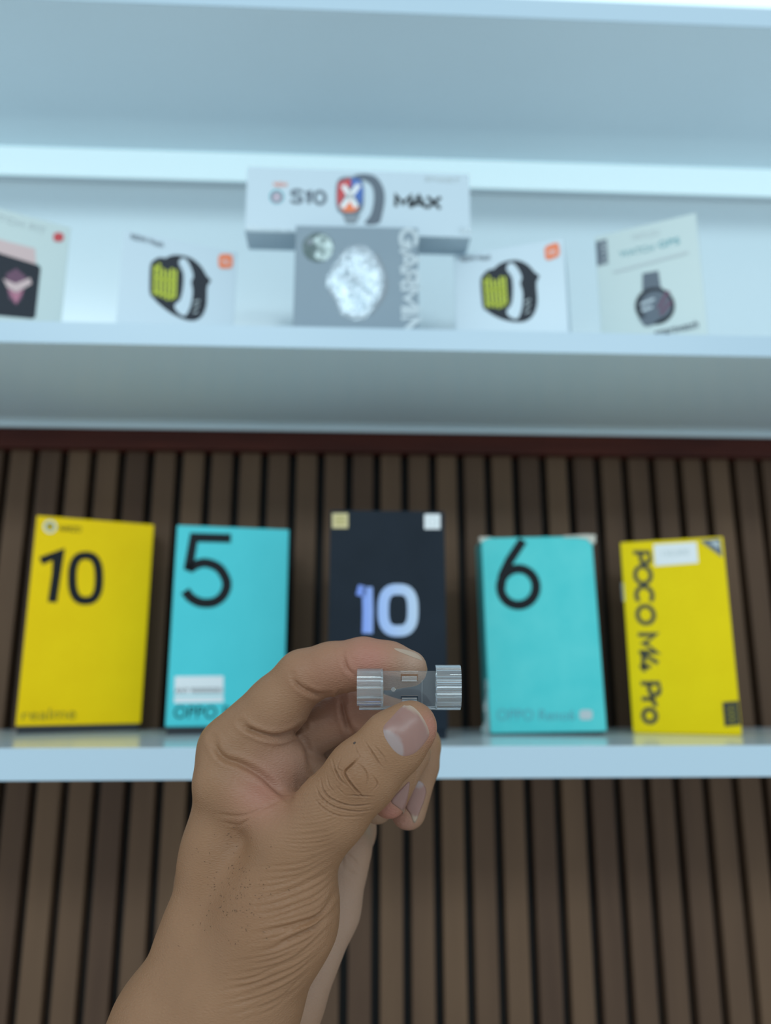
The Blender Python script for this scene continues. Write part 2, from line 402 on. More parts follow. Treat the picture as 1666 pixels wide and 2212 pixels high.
# worn teal with 6
f = phone_box(.1575, .6164, -3.2, .0928, .1600, .044, M['teal_worn'], M['tray'], 'worn teal phone box with a large black number 6 and scuffed top corners', tray_h=.0022, roll=-1.0)
ph = 1.6
ring = circle(1120, 1268, 38.5, 39.5, 36)
stroke(f, 'printed_number', [[(1130, 1167), (1101, 1211), (1086, 1243), (1082.5, 1268)]], .0076, M['black'])
stroke(f, 'printed_number', [ring], .0076, M['black'], closed=True)
text(f, 'printed_text', 'OPPO Reno6', (1074, 1532), (1242, 1533), (1074, 1556), (1242, 1556), M['tealprint'], bold=0)
patch(f, 'pale_mark', superellipse(1266, 1544, 14, 11, 4), M['palegrey'])
bm = bmesh.new()
def scrap(bm, pts, y0, y1):
    n = len(pts); v = [bm.verts.new((x, y0, z)) for x, z in pts]+[bm.verts.new((x, y1, z)) for x, z in pts]
    bm.faces.new(v[:n]); bm.faces.new(v[n:][::-1])
    for i in range(n): bm.faces.new((v[i], v[(i+1) % n], v[n+(i+1) % n], v[n+i]))
W2 = .0464
scrap(bm, [(W2-.024, .1592), (W2-.012, .1588), (W2-.004, .1575), (W2-.0015, .154), (W2+.0022, .1535), (W2+.003, .1608), (W2-.006, .1612), (W2-.024, .1603)], -.0009, .014)
bmesh.ops.recalc_face_normals(bm, faces=bm.faces[:])
me = bpy.data.meshes.new('torn_edge'); bm.to_mesh(me); bm.free()
link('torn_edge', me, M['torn'], f.root)['label'] = 'frayed pale cardboard at the right top corner'
bm = bmesh.new()
scrap(bm, [(-W2-.001, .156), (-W2+.004, .1592), (-W2+.010, .1605), (-W2-.0015, .1608)], -.0006, .012)
bmesh.ops.recalc_face_normals(bm, faces=bm.faces[:])
me = bpy.data.meshes.new('torn_edge'); bm.to_mesh(me); bm.free()
link('torn_edge', me, M['torn'], f.root)['label'] = 'frayed pale cardboard at the left top corner'
vs = []; fs = []
for i in range(9):
    z = .0005+i*.0055
    for j in range(4):
        vs.append((-W2-.0004-(.0075-.006*i/8)*j/3*(.7+.3*math.sin(i*1.9)), -.001-.0022*math.sin(j*1.4+i), z))
for i in range(8):
    for j in range(3): fs.append((i*4+j, i*4+j+1, i*4+j+5, i*4+j+4))
me = mesh_of(vs, fs, True); o = link('torn_wrapper', me, M['film'], f.root); o['label'] = 'loose clear wrapper at the lower left edge'
sd = o.modifiers.new('t', 'SOLIDIFY'); sd.thickness = .0003
# lemon yellow on the right
f = phone_box(.2692, .6169, -23.0, .0814, .1588, .044, M['yellow2'], M['yellow2'], 'lemon yellow phone box with grey lettering running down it, rightmost on the lower shelf', tray_h=.001)
lettering(f, 'printed_text', 'POCO M4 Pro', (1404, 1190), (1432, 1566), (1368, 1190), (1390, 1566), .0035, M['soot'])
st = patch(f, 'price_sticker', [(1412, 1176), (1505, 1171), (1509, 1216), (1415, 1223)], M['sticker'], label='white paper sticker')
text(f, 'printed_text', '150,000', (1430, 1190), (1488, 1186), (1431, 1204), (1489, 1200), M['palegrey'], parent=st)
cr = patch(f, 'corner_badge', [(1512, 1168), (1556, 1163), (1561, 1204)], M['slate'], label='dark triangular corner badge')
patch(f, 'badge_mark', [(1532, 1171), (1552, 1169), (1554, 1186)], M['palegrey'], parent=cr)
lb = patch(f, 'corner_label', [(1561, 1517), (1595, 1514), (1600, 1566), (1566, 1569)], M['tray'], label='black corner label')
text(f, 'printed_text', '5000', (1588, 1522), (1592, 1562), (1570, 1524), (1574, 1564), M['olive'], parent=lb)
box('seal_sticker', -.0420, -.0400, -.0002, .004, .108, .124, M['film'], f.root)

# ------------------------------------------------------------------ watch boxes on the middle shelf
WG = 'watch boxes on the middle shelf'
def watch_box(TL, TR, depth, bodym, label, name='watch_box'):
    TL = np.array(TL); TR = np.array(TR)
    d = TR-TL; w = np.linalg.norm(d[:2]); c = (TL+TR)/2
    f = start(name, c[0], c[1], ZM_TOP, math.degrees(math.atan2(d[1], d[0])), label, 'box', WG)
    h = c[2]+1.40-ZM_TOP
    box('carton', -w/2, w/2, 0, depth, 0, h, bodym, f.root, bev=.0006)
    f.w, f.h = w, h
    return f
def z5(x, y): return (x/3.1434, 440+y/3.1434)
def z6(x, y): return (950+x/2.3268, 440+y/2.3268)
def z4(x, y): return (500+x/3.0852, 340+y/3.0852)
# white square watch box, left of the grey one
fL = watch_box((-.1833, .545, .3472), (-.0978, .5731, .3472), .055, M['white'], 'white watch box with a square black watch and orange logo, left of the grey box')
f = fL
patch(f, 'watch_strap', [z5(*q) for q in [(1140, 362), (1200, 348), (1290, 366), (1360, 420), (1405, 490), (1432, 525), (1408, 565), (1402, 690), (1370, 765), (1315, 795), (1240, 782), (1140, 730), (1040, 640), (1015, 560), (1060, 420)]], M['watchblack'], smoothn=4)
patch(f, 'strap_gap', [z5(*q) for q in [(1232, 372), (1268, 384), (1302, 450), (1312, 500), (1298, 530), (1308, 600), (1292, 700), (1255, 762), (1205, 735), (1185, 690), (1225, 650), (1245, 560), (1245, 470), (1215, 410)]], M['white'], smoothn=4)
wf = patch(f, 'watch_face', [z5(*q) for q in [(1045, 385), (1100, 366), (1200, 405), (1232, 450), (1228, 600), (1205, 662), (1140, 676), (1045, 640), (1018, 600), (1020, 430)]], M['watchblack'], smoothn=4)
stroke(f, 'watch_numerals', [[z5(*q) for q in c] for c in ([(1052, 420), (1048, 620)], [(1082, 405), (1078, 630)], [(1110, 440), (1106, 640)], [(1140, 455), (1134, 655)], [(1168, 440), (1162, 655)], [(1194, 450), (1188, 640)], [(1052, 500), (1190, 530)], [(1052, 600), (1186, 640)], [(1090, 430), (1060, 440)], [(1150, 560), (1190, 570)])], .0020, M['neon'], parent=wf)
stroke(f, 'strap_holes', [[z5(1318, 668), z5(1355, 660)], [z5(1316, 702), z5(1350, 695)], [z5(1312, 740), z5(1342, 735)]], .0012, M['palegrey'])
lg = patch(f, 'printed_logo', superellipse(*z5(1532, 392), 15.5, 15.5, 4), M['orange'], label='orange square logo')
text(f, 'logo_letters', 'mi', z5(1508, 368), z5(1556, 378), z5(1506, 408), z5(1554, 418), M['white'], parent=lg, bold=.0)
text(f, 'printed_text', 'REDMI Watch', z5(890, 205), z5(1110, 262), z5(888, 238), z5(1108, 298), M['slate'], bold=0)
# the same box to the right
d = np.array((.1683, .5407, .3461))-np.array((.0845, .573, .3461))
kids = list(fL.root.children)
r = fL.root.copy(); COL.objects.link(r)
r['label'] = 'white watch box with a square black watch and orange logo, right of the grey box'
r.location = ((.1673+.0843)/2, (.5405+.5705)/2, ZM_TOP); r.rotation_euler = (0, 0, math.radians(-19.8))
for ch in kids:
    c = ch.copy(); COL.objects.link(c); c.parent = r
    for g in ch.children:
        q = g.copy(); COL.objects.link(q); q.parent = c
# cream box with round watch, far right
f = watch_box((.2076, .578, .3735), (.2796, .5402, .3735), .030, M['cream'], 'cream watch box with a round dark watch, rightmost on the middle shelf')
patch(f, 'side_label', [z6(*q) for q in [(785, 192), (840, 178), (848, 300), (792, 314)]], M['slate'], label='dark grey sticker with pale lettering')
text(f, 'printed_text', '0012', z6(835, 190), z6(842, 295), z6(812, 200), z6(818, 300), M['palegrey'])
text(f, 'printed_text', 'HAYLOU', z6(968, 152), z6(1105, 128), z6(970, 184), z6(1107, 158), M['palegrey'])
text(f, 'printed_text', 'WATCH', z6(905, 240), z6(1075, 205), z6(907, 270), z6(1078, 236), M['tealprint'], bold=-.01)
text(f, 'printed_text', 'GPS', z6(1098, 192), z6(1205, 168), z6(1100, 224), z6(1208, 200), M['tealprint'], bold=0)
stroke(f, 'printed_line', [[z6(875, 345), z6(1250, 245)]], .0022, M['palegrey'])
patch(f, 'watch_strap', [z6(*q) for q in [(1020, 352), (1100, 338), (1112, 420), (1150, 450), (1020, 480)]], M['slate'])
wf = patch(f, 'watch_face', circle(*z6(1083, 515), 43, 40), M['watchblack'])
patch(f, 'watch_dial', circle(*z6(1088, 512), 34, 31), M['slate'], parent=wf)
stroke(f, 'dial_marks', [[z6(1010, 510), z6(1080, 480)], [z6(1015, 540), z6(1070, 520)]], .0022, M['silverprint'], parent=wf)
stroke(f, 'dial_marks', [[z6(1100, 530), z6(1150, 440)], [z6(1110, 560), z6(1165, 490)]], .0030, M['plum'], parent=wf)
patch(f, 'watch_strap', [z6(*q) for q in [(1000, 575), (1140, 560), (1060, 615), (1030, 615)]], M['slate'])
text(f, 'printed_text', 'smartwatch', z6(1080, 632), z6(1298, 585), z6(1084, 668), z6(1302, 622), M['slate'], bold=0)
# pale box with pink strapped watch, far left, half out of the frame
f = watch_box((-.3235, .530, .3667), (-.2365, .574, .3667), .030, M['cream'], 'cream watch box with a pink strapped square watch, leftmost and cut by the frame')
patch(f, 'watch_strap', [z5(*q) for q in [(-140, 200), (40, 255), (238, 305), (246, 420), (20, 360), (-160, 300)]], M['pink'], label='pale pink strap')
wf = patch(f, 'watch_face', [z5(*q) for q in [(-190, 300), (-170, 285), (262, 418), (276, 440), (240, 770), (222, 782), (-180, 745), (-200, 720)]], M['watchblack'])
patch(f, 'screen_art', [z5(*q) for q in [(40, 480), (110, 440), (180, 500), (150, 640), (110, 690), (60, 640)]], M['plum'], parent=wf)
patch(f, 'screen_art', [z5(*q) for q in [(20, 510), (105, 545), (205, 505), (215, 545), (110, 605), (50, 570)]], M['pink'], parent=wf)
patch(f, 'screen_art', [z5(*q) for q in [(50, 580), (110, 610), (160, 585), (110, 680)]], M['rose'], parent=wf)
lg = patch(f, 'printed_logo', superellipse(*z5(397, 228), 11, 9.5, 3), M['red'], label='small red logo')
text(f, 'printed_text', 'WATCH FIT', z5(-180, 20), z5(310, 165), z5(-182, 60), z5(308, 210), M['palegrey'])
# grey watch box with foil watch
f = watch_box((-.0471, .540, .3520), (.0503, .5388, .3520), .050, M['greybox'], 'grey watch box with a crinkled silver foil watch picture and pale vertical lettering')
blob = [z4(*q) for q in [(735, 630), (800, 590), (890, 592), (945, 640), (975, 690), (1015, 770), (1020, 860), (985, 950), (930, 1030), (880, 1085), (800, 1080), (735, 1050), (690, 950), (640, 880), (632, 810), (665, 740), (700, 690)]]
pts = catmull(blob, 4, True); cx = np.mean([q[0] for q in pts]); cy = np.mean([q[1] for q in pts])
vs = []; fs = []; n = len(pts); rings = 9
for k in range(rings+1):
    s = 1-k/rings
    for q in pts:
        x, z = f.p(cx+(q[0]-cx)*s, cy+(q[1]-cy)*s)
        vs.append((x, -.0002-(.0016*(1-s**3)+rng.random()*.0012*(s < .98)), z))
for k in range(rings):
    for i in range(n): fs.append((k*n+i, k*n+(i+1) % n, (k+1)*n+(i+1) % n, (k+1)*n+i))
me = mesh_of(vs, fs, True)
bm = bmesh.new(); bm.from_mesh(me); bmesh.ops.remove_doubles(bm, verts=bm.verts[:], dist=1e-5); bmesh.ops.recalc_face_normals(bm, faces=bm.faces[:]); bm.to_mesh(me); bm.free()
link('foil_watch', me, M['silver'], f.root)['label'] = 'crinkled silver foil watch picture'
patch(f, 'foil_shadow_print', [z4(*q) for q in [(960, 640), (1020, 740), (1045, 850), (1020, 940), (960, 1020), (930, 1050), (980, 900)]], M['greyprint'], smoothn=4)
hs = patch(f, 'hologram_seal', circle(*z4(578, 600), 34, 32, 32), M['holodark'], label='round hologram seal')
patch(f, 'seal_foil', [z4(*q) for q in [(600, 515), (650, 540), (678, 600), (660, 660), (610, 690), (560, 660), (575, 600), (540, 560)]], M['holo'], smoothn=4, parent=hs)
patch(f, 'seal_foil', circle(*z4(525, 565), 8, 6, 12), M['greyprint'], parent=hs)
lettering(f, 'printed_text', 'GARMIN', (901, 494), (905, 728), (864, 494), (868, 728), .0034, M['silverprint'])
# long white box lying on the grey box
f = start('watch_box', .003, .5505, 1.40+.3521, .3, 'long white watch box laid across the top of the grey watch box', 'box', WG)
box('carton', -.092, .092, 0, .027, 0, .0595, M['white'], f.root, bev=.0007)
lettering(f, 'printed_text', 'S10', z4(392, 215), z4(640, 228), z4(390, 302), z4(638, 315), .0029, M['slate'])
lettering(f, 'printed_text', 'MAX', z4(1092, 252), z4(1400, 266), z4(1090, 328), z4(1398, 342), .0029, M['black'])
stroke(f, 'printed_ring', [circle(*z4(302, 262), 13, 13)], .0018, M['tealprint'], closed=True)
stroke(f, 'printed_ring', [circle(*z4(302, 268), 8, 8)], .0016, M['rose'], closed=True)
text(f, 'printed_text', 'NEW', z4(282, 165), z4(375, 170), z4(282, 195), z4(375, 200), M['orange'])
text(f, 'printed_text', 'SMART', z4(1290, 128), z4(1525, 140), z4(1290, 158), z4(1525, 172), M['palegrey'])
for xa, xb, zz in ((-.0915, -.052, .0008), (.083, .0915, .004)):
    bm = bmesh.new()
    N_ = 26
    for i in range(N_):       # one puckered roll of film
        t = i/(N_-1); rr = (.0011+.0022*rng.random())*(1-.55*t if xa < 0 else 1)
        for j in range(9):
            a_ = math.pi*j/8
            bm.verts.new((xa+(xb-xa)*t, -.0009*math.sin(a_)*(.5+rng.random()), zz+rr-rr*math.cos(a_)))
    bm.verts.ensure_lookup_table()
    for i in range(N_-1):
        for j in range(8): bm.faces.new([bm.verts[q_] for q_ in (i*9+j, i*9+j+1, i*9+j+10, i*9+j+9)]).smooth = True
    bmesh.ops.recalc_face_normals(bm, faces=bm.faces[:])
    me = bpy.data.meshes.new('shrink_wrap'); bm.to_mesh(me); bm.free()
    link('shrink_wrap', me, M['gloss'], f.root)['label'] = 'puckered shiny shrink wrap at the lower '+('left edge' if xa < 0 else 'right corner')
patch(f, 'watch_strap', [z4(*q) for q in [(815, 128), (880, 112), (960, 130), (1010, 200), (1022, 280), (1005, 380), (980, 440), (890, 442), (930, 380), (950, 280), (940, 200), (900, 160)]], M['slate'], smoothn=4)
patch(f, 'watch_strap', [z4(*q) for q in [(740, 380), (860, 380), (830, 440), (765, 440)]], M['greyprint'])
wf = patch(f, 'watch_face', superellipse(*z4(790, 255), 30, 40, 3.6), M['slate'])
patch(f, 'screen_art', [z4(*q) for q in [(712, 170), (790, 140), (800, 180), (760, 250), (712, 340), (704, 260)]], M['red'], parent=wf)
patch(f, 'screen_art', [z4(*q) for q in [(800, 140), (860, 150), (880, 220), (868, 330), (820, 260), (800, 200)]], M['blue'], parent=wf)
patch(f, 'screen_art', [z4(*q) for q in [(725, 340), (790, 270), (850, 345), (810, 368), (750, 366)]], M['orange'], parent=wf)
stroke(f, 'screen_letter', [[z4(745, 190), z4(835, 335)], [z4(850, 185), z4(735, 340)]], .0042, M['sticker'], parent=wf)

# ------------------------------------------------------------------ the hand: one continuous surface from a smooth union of tapered limbs
def C3(px, py, d): return np.array([(px-833)/FPX*d, (py-1106)/FPX*d, d])
def cam2world(V): return CAM+(V[:, 0:1]*RGT-V[:, 1:2]*UPV+V[:, 2:3]*FWD)*.001
def seg(a, ra, b, rb, flat=None):
    """tapered limb between photo points (px, py, depth mm); radii in photo px; flat = (axis, squash)"""
    return (C3(*a), ra*a[2]/FPX, C3(*b), rb*b[2]/FPX, flat)
def smin(a, b, k):
    h = np.maximum(k-np.abs(a-b), 0)/k
    return np.minimum(a, b)-h*h*k*.25
def d_seg(P, s):
    a, ra, b, rb, flat = s
    ab = b-a; L = float(ab@ab)+1e-9
    q = P-a; t = np.clip(q@ab/L, 0, 1)
    v = q-t[:, None]*ab
    if flat:
        n = np.array(flat[0], float); n -= ab*(n@ab)/L; n /= np.linalg.norm(n)
        c = v@n; v = v+np.outer(c*(1/flat[1]-1), n)
    return np.sqrt((v*v).sum(1))-(ra+t*(rb-ra))
ZN = (0, 0, 1)
GROUPS = [
    # (blend inside, blend with what came before, limbs)
    (9.0, 0, [   # palm, wrist, thumb base
        seg((505, 1628, 287), 70, (482, 1850, 283), 82), seg((482, 1850, 283), 82, (447, 2030, 276), 93), seg((447, 2030, 276), 93, (365, 2225, 266), 110),
        seg((365, 2225, 266), 110, (285, 2480, 258), 132), seg((440, 2230, 272), 140, (320, 2480, 262), 150),
        seg((520, 1655, 304), 64, (470, 1900, 300), 78), seg((470, 1900, 300), 78, (440, 2200, 290), 108),
        seg((545, 1690, 322), 58, (495, 1950, 316), 75), seg((495, 1950, 316), 75, (480, 2200, 300), 108),
        seg((575, 1735, 337), 54, (520, 2000, 325), 80), seg((520, 2000, 325), 80, (500, 2200, 305), 105),
        seg((600, 1690, 318), 48, (560, 1850, 310), 80),
        seg((535, 1632, 285), 54, (600, 1656, 287.5), 56), seg((600, 1656, 287.5), 56, (640, 1700, 295), 60), seg((560, 1645, 296), 58, (640, 1680, 304), 62), seg((640, 1680, 304), 62, (690, 1720, 312), 60),
        seg((640, 1838, 268), 92, (600, 1975, 268), 122), seg((600, 1975, 268), 122, (500, 2175, 268), 138),
        seg((500, 2175, 268), 138, (345, 2480, 262), 142),
        seg((405, 2230, 276), 156, (200, 2750, 252), 186), seg((200, 2750, 252), 186, (30, 3180, 236), 222),
        seg((466, 1690, 277), 42, (596, 1768, 269), 46),
    ]),
    (4.0, 3.0, [  # heel of the hand on the little finger side
        seg((735, 1830, 325), 70, (700, 1960, 318), 76), seg((700, 1960, 318), 76, (600, 2160, 305), 98), seg((600, 2160, 305), 98, (420, 2480, 276), 118), seg((420, 2480, 276), 118, (260, 2750, 262), 150),
        seg((742, 1792, 338), 72, (650, 1760, 335), 70),
    ]),
    (3.0, 3.5, [  # thumb
        seg((640, 1838, 268), 90, (716, 1752, 263), 79), seg((716, 1752, 263), 79, (783, 1674, 260), 77, (ZN, .92)),
        seg((783, 1674, 260), 77, (852, 1604, 260.0), 69, (ZN, .86)), seg((852, 1604, 260.0), 69, (887, 1572, 261), 58.5, (ZN, .82)),
    ]),
    (2.5, 4.0, [  # index finger
        seg((500, 1618, 287), 72, (600, 1524, 287), 66), seg((600, 1524, 287), 66, (654, 1462, 286), 57),
        seg((654, 1462, 286), 57, (715, 1444, 284.5), 55), seg((715, 1444, 284.5), 55, (785, 1433, 282), 54.5),
        seg((785, 1433, 282), 54.5, (840, 1437, 281), 50), seg((840, 1437, 281), 50, (884, 1444, 280), 40, (ZN, .85)),
    ]),
    (2.0, 1.2, [  # middle finger
        seg((530, 1650, 306), 66, (640, 1590, 304), 60), seg((640, 1590, 304), 60, (752, 1532, 302), 55),
        seg((752, 1532, 302), 55, (868, 1568, 300), 52), seg((868, 1568, 300), 50, (886, 1626, 296), 43),
        seg((886, 1626, 296), 43, (841, 1729, 289), 38),
    ]),
    (2.0, 1.0, [  # ring finger
        seg((560, 1690, 324), 60, (700, 1600, 324), 56), seg((700, 1600, 324), 56, (820, 1570, 322), 52),
        seg((820, 1570, 322), 52, (905, 1610, 316), 48), seg((905, 1610, 316), 44, (905, 1652, 312), 43), seg((905, 1652, 312), 43, (882, 1753, 306.5), 38.5),
    ]),
    (2.0, 1.0, [  # little finger
        seg((590, 1740, 339), 52, (700, 1660, 341), 48), seg((700, 1660, 341), 48, (800, 1640, 338), 44), seg((800, 1640, 338), 44, (840, 1690, 326), 40), seg((840, 1690, 326), 40, (815, 1745, 318), 34),
    ]),
]
def field(P):
    F = None
    for kin, kout, segs in GROUPS:
        G = None
        for s in segs:
            d = d_seg(P, s); G = d if G is None else smin(G, d, kin)
        F = G if F is None else smin(F, G, kout)
    return F
def surface_nets(h=.95):
    pts = np.array([q for g in GROUPS for s in g[2] for q in (s[0], s[2])])
    lo = pts.min(0)-42; hi = pts.max(0)+42
    B = 6
    nb = np.ceil((hi-lo)/(h*B)).astype(int); N = nb*B+1
    F = np.full(N, 99.0, np.float32)
    gb = np.stack(np.meshgrid(*[np.arange(n) for n in nb], indexing='ij'), -1).reshape(-1, 3)
    cen = lo+(gb+.5)*B*h
    fc = field(cen)
    rad = B*h*.5*1.75+2.2
    act = gb[np.abs(fc) < rad*1.25]
    for b in gb[fc < -rad*1.25]:
        F[b[0]*B:b[0]*B+B+1, b[1]*B:b[1]*B+B+1, b[2]*B:b[2]*B+B+1] = -99
    off = np.stack(np.meshgrid(*[np.arange(B+1)]*3, indexing='ij'), -1).reshape(-1, 3)
    for c0 in range(0, len(act), 600):
        a = act[c0:c0+600]
        idx = (a[:, None]*B+off[None]).reshape(-1, 3)
        F[idx[:, 0], idx[:, 1], idx[:, 2]] = field(lo+idx*h)
    S = F < 0
    c = np.zeros(np.array(N)-1, np.int8)
    for dx in (0, 1):
        for dy in (0, 1):
            for dz in (0, 1): c += S[dx:N[0]-1+dx, dy:N[1]-1+dy, dz:N[2]-1+dz]
    cells = np.argwhere((c > 0) & (c < 8))
    vid = np.full(np.array(N)-1, -1, np.int64); vid[tuple(cells.T)] = np.arange(len(cells))
    corners = [(x, y, z) for x in (0, 1) for y in (0, 1) for z in (0, 1)]
    acc = np.zeros((len(cells), 3)); cnt = np.zeros(len(cells))
    for i in range(8):
        for j in range(i+1, 8):
            a, b = np.array(corners[i]), np.array(corners[j])
            if np.abs(a-b).sum() != 1: continue
            fa = F[tuple((cells+a).T)]; fb = F[tuple((cells+b).T)]
            mk = (fa < 0) != (fb < 0)
            t = np.clip(fa[mk]/(fa[mk]-fb[mk]), 0, 1)
            acc[mk] += a+t[:, None]*(b-a); cnt[mk] += 1
    V = lo+h*(cells+acc/cnt[:, None])
    Q = []
    for ax in range(3):
        u, v = [(1, 2), (2, 0), (0, 1)][ax]
        sl0 = [slice(None)]*3; sl1 = [slice(None)]*3; sl0[ax] = slice(0, -1); sl1[ax] = slice(1, None)
        s0, s1 = S[tuple(sl0)], S[tuple(sl1)]
        e = np.argwhere(s0 != s1)
        e = e[(e[:, u] > 0) & (e[:, v] > 0) & (e[:, u] < N[u]-1) & (e[:, v] < N[v]-1)]
        if not len(e): continue
        ins = s0[tuple(e.T)]
        def cell(du, dv):
            q = e.copy(); q[:, u] += du; q[:, v] += dv; return vid[tuple(q.T)]
        q = np.stack([cell(-1, -1), cell(0, -1), cell(0, 0), cell(-1, 0)], 1)
        q[~ins] = q[~ins][:, ::-1]
        Q.append(q)
    Q = np.concatenate(Q)
    # relax
    for it in range(4):
        s = np.zeros_like(V); n = np.zeros(len(V))
        for i in range(4):
            for j in (1, 3):
                np.add.at(s, Q[:, i], V[Q[:, (i+j) % 4]]); np.add.at(n, Q[:, i], 1)
        V = V*.5+.5*s/np.maximum(n, 1)[:, None]
    return V, Q
HV, HQ = surface_nets()
me = bpy.data.meshes.new('hand0'); me.from_pydata(cam2world(HV).tolist(), [], HQ.tolist()); me.update()
tmp = bpy.data.objects.new('tmp', me); COL.objects.link(tmp)
md = tmp.modifiers.new('s', 'SUBSURF'); md.levels = 1; md.render_levels = 1
dg = bpy.context.evaluated_depsgraph_get(); dg.update()
hm = bpy.data.meshes.new_from_object(tmp.evaluated_get(dg))
bpy.data.objects.remove(tmp); bpy.data.meshes.remove(me)
hm.name = 'hand'
def arr(me):
    n = len(me.vertices); c_ = np.empty(n*3, np.float64); me.vertices.foreach_get('co', c_); n_ = np.empty(n*3, np.float32); me.vertex_normals.foreach_get('vector', n_)
    return c_.reshape(-1, 3), n_.reshape(-1, 3).astype(float)
c_, n_ = arr(hm); r_ = c_-CAM; d_ = r_@FWD; x_ = IMG_W/2+FPX*(r_@RGT)/d_; y_ = IMG_H/2-FPX*(r_@UPV)/d_
near = (x_ > 420) & (x_ < 960) & (y_ > 1370) & (y_ < 2230) & (((n_*r_).sum(1)/np.linalg.norm(r_, axis=1)) < .05) & (d_ < .30)
bm = bmesh.new(); bm.from_mesh(hm); bm.verts.ensure_lookup_table()
es = [e for e in bm.edges if near[e.verts[0].index] and near[e.verts[1].index]]
bmesh.ops.subdivide_edges(bm, edges=es, cuts=1, use_grid_fill=True, smooth=0)
bm.to_mesh(hm); bm.free(); hm.update()
nv = len(hm.vertices)
co, no = arr(hm)
rel = co-CAM
dep = rel@FWD
PX = IMG_W/2+FPX*(rel@RGT)/dep; PY = IMG_H/2-FPX*(rel@UPV)/dep
facing = -(no*rel).sum(1)/np.linalg.norm(rel, axis=1)
def zone(x0, y0, x1, y1, d0=0.20, d1=.40): return (PX > x0) & (PX < x1) & (PY > y0) & (PY < y1) & (dep > d0) & (dep < d1) & (facing > -.05)
def poly_dist(sel, line):
    P = np.stack([PX[sel], PY[sel]], 1); best = np.full(len(P), 1e9)
    L = [np.array(p, float) for p in line]
    for a, b in zip(L[:-1], L[1:]):
        ab = b-a; t = np.clip((P-a)@ab/(ab@ab+1e-9), 0, 1)
        best = np.minimum(best, np.linalg.norm(P-a-t[:, None]*ab, axis=1))
    # taper towards the ends
    return best
disp = np.zeros(nv)
def crease(line, w, depth, d0=.20, d1=.40, smooth=5, taper=25, lip=.25):
    """a skin fold: a groove with slightly raised lips"""
    if smooth: line = catmull(line, smooth)
    xs = [p[0] for p in line]; ys = [p[1] for p in line]
    sel = np.where(zone(min(xs)-5*w, min(ys)-5*w, max(xs)+5*w, max(ys)+5*w, d0, d1))[0]
    if not len(sel): return
    d = poly_dist(sel, line)
    e0 = np.hypot(PX[sel]-line[0][0], PY[sel]-line[0][1]); e1 = np.hypot(PX[sel]-line[-1][0], PY[sel]-line[-1][1])
    tp = np.clip(np.minimum(e0, e1)/taper, .15, 1) if taper else 1
    g = np.exp(-(d/w)**2)-lip*np.exp(-((d-2.1*w)/(1.1*w))**2)
    disp[sel] -= g*depth*tp*.001
def z1(x, y): return (400+x/2.687, 1350+y/2.687)
def z3(x, y): return (230+x/2.687, 1750+y/2.687)
TH = (.235, .272)
for ln, w, dp in [
    ([(850, 775), (868, 830), (900, 895), (945, 935)], 3.0, .42),
    ([(1012, 765), (975, 805), (930, 850), (940, 885), (985, 945), (1040, 1003)], 3.2, .50),
    ([(985, 700), (1000, 740), (1015, 765)], 2.5, .3),
    ([(935, 990), (1000, 988), (1095, 998)], 2.6, .36),
    ([(1040, 672), (1090, 745), (1125, 800), (1155, 835)], 2.6, .28),
    ([(785, 890), (800, 955), (850, 1010), (960, 1048), (1090, 1040)], 3.0, .32),
    ([(755, 930), (790, 1000), (870, 1058), (990, 1082), (1090, 1075)], 3.0, .28),
    ([(905, 770), (885, 830), (930, 852)], 2.4, .28),
    ([(1080, 868), (1118, 920), (1085, 965)], 2.6, .26),
    ([(990, 800), (1035, 830), (1060, 880), (1050, 950)], 2.6, .22),
    ([(870, 930), (905, 965), (935, 990)], 2.4, .26),
    ([(1085, 690), (1150, 760), (1165, 810)], 2.6, .2),
    ([(820, 860), (835, 930), (880, 985)], 2.6, .22),
    ([(740, 990), (800, 1062), (900, 1110), (1040, 1112)], 3.2, .2),
]: crease([z1(*p) for p in ln], w*.58, dp*1.9, *TH)
# finger joint folds
for ln, w, dp, a, b in [
    ([(915, 160), (925, 215), (945, 262), (990, 300)], 4.5, .8, .26, .30),
    ([(900, 180), (905, 225), (925, 265)], 3.2, .22, .26, .30),
    ([(625, 290), (640, 330), (690, 375), (760, 405), (840, 405)], 5.0, 1.1, .262, .31),
    ([(655, 300), (690, 345), (740, 378), (800, 388)], 3.6, .3, .262, .31),
    ([(325, 570), (370, 605), (450, 635), (540, 645), (625, 625), (690, 590)], 6, 1.7, .262, .32),
    ([(905, 405), (918, 500), (940, 580), (970, 640)], 6.0, 1.7, .27, .34),
    ([(160, 660), (190, 735), (240, 780), (320, 805), (430, 862), (520, 935), (600, 1000)], 7, 1.3, .25, .32),
    ([(690, 670), (720, 760), (735, 850)], 6, .8, .26, .34),
    ([(645, 880), (655, 930), (650, 965)], 4, .4, .25, .34),
    ([(180, 1095), (280, 1110), (370, 1100), (470, 1055), (560, 1010)], 4, .3, .24, .30),
    ([(290, 1190), (360, 1135), (430, 1085)], 3.5, .25, .24, .30),
    ([(200, 1140), (300, 1160), (360, 1130)], 3.0, .18, .24, .30),
]: crease([z1(*p) for p in ln], w, dp, a, b)
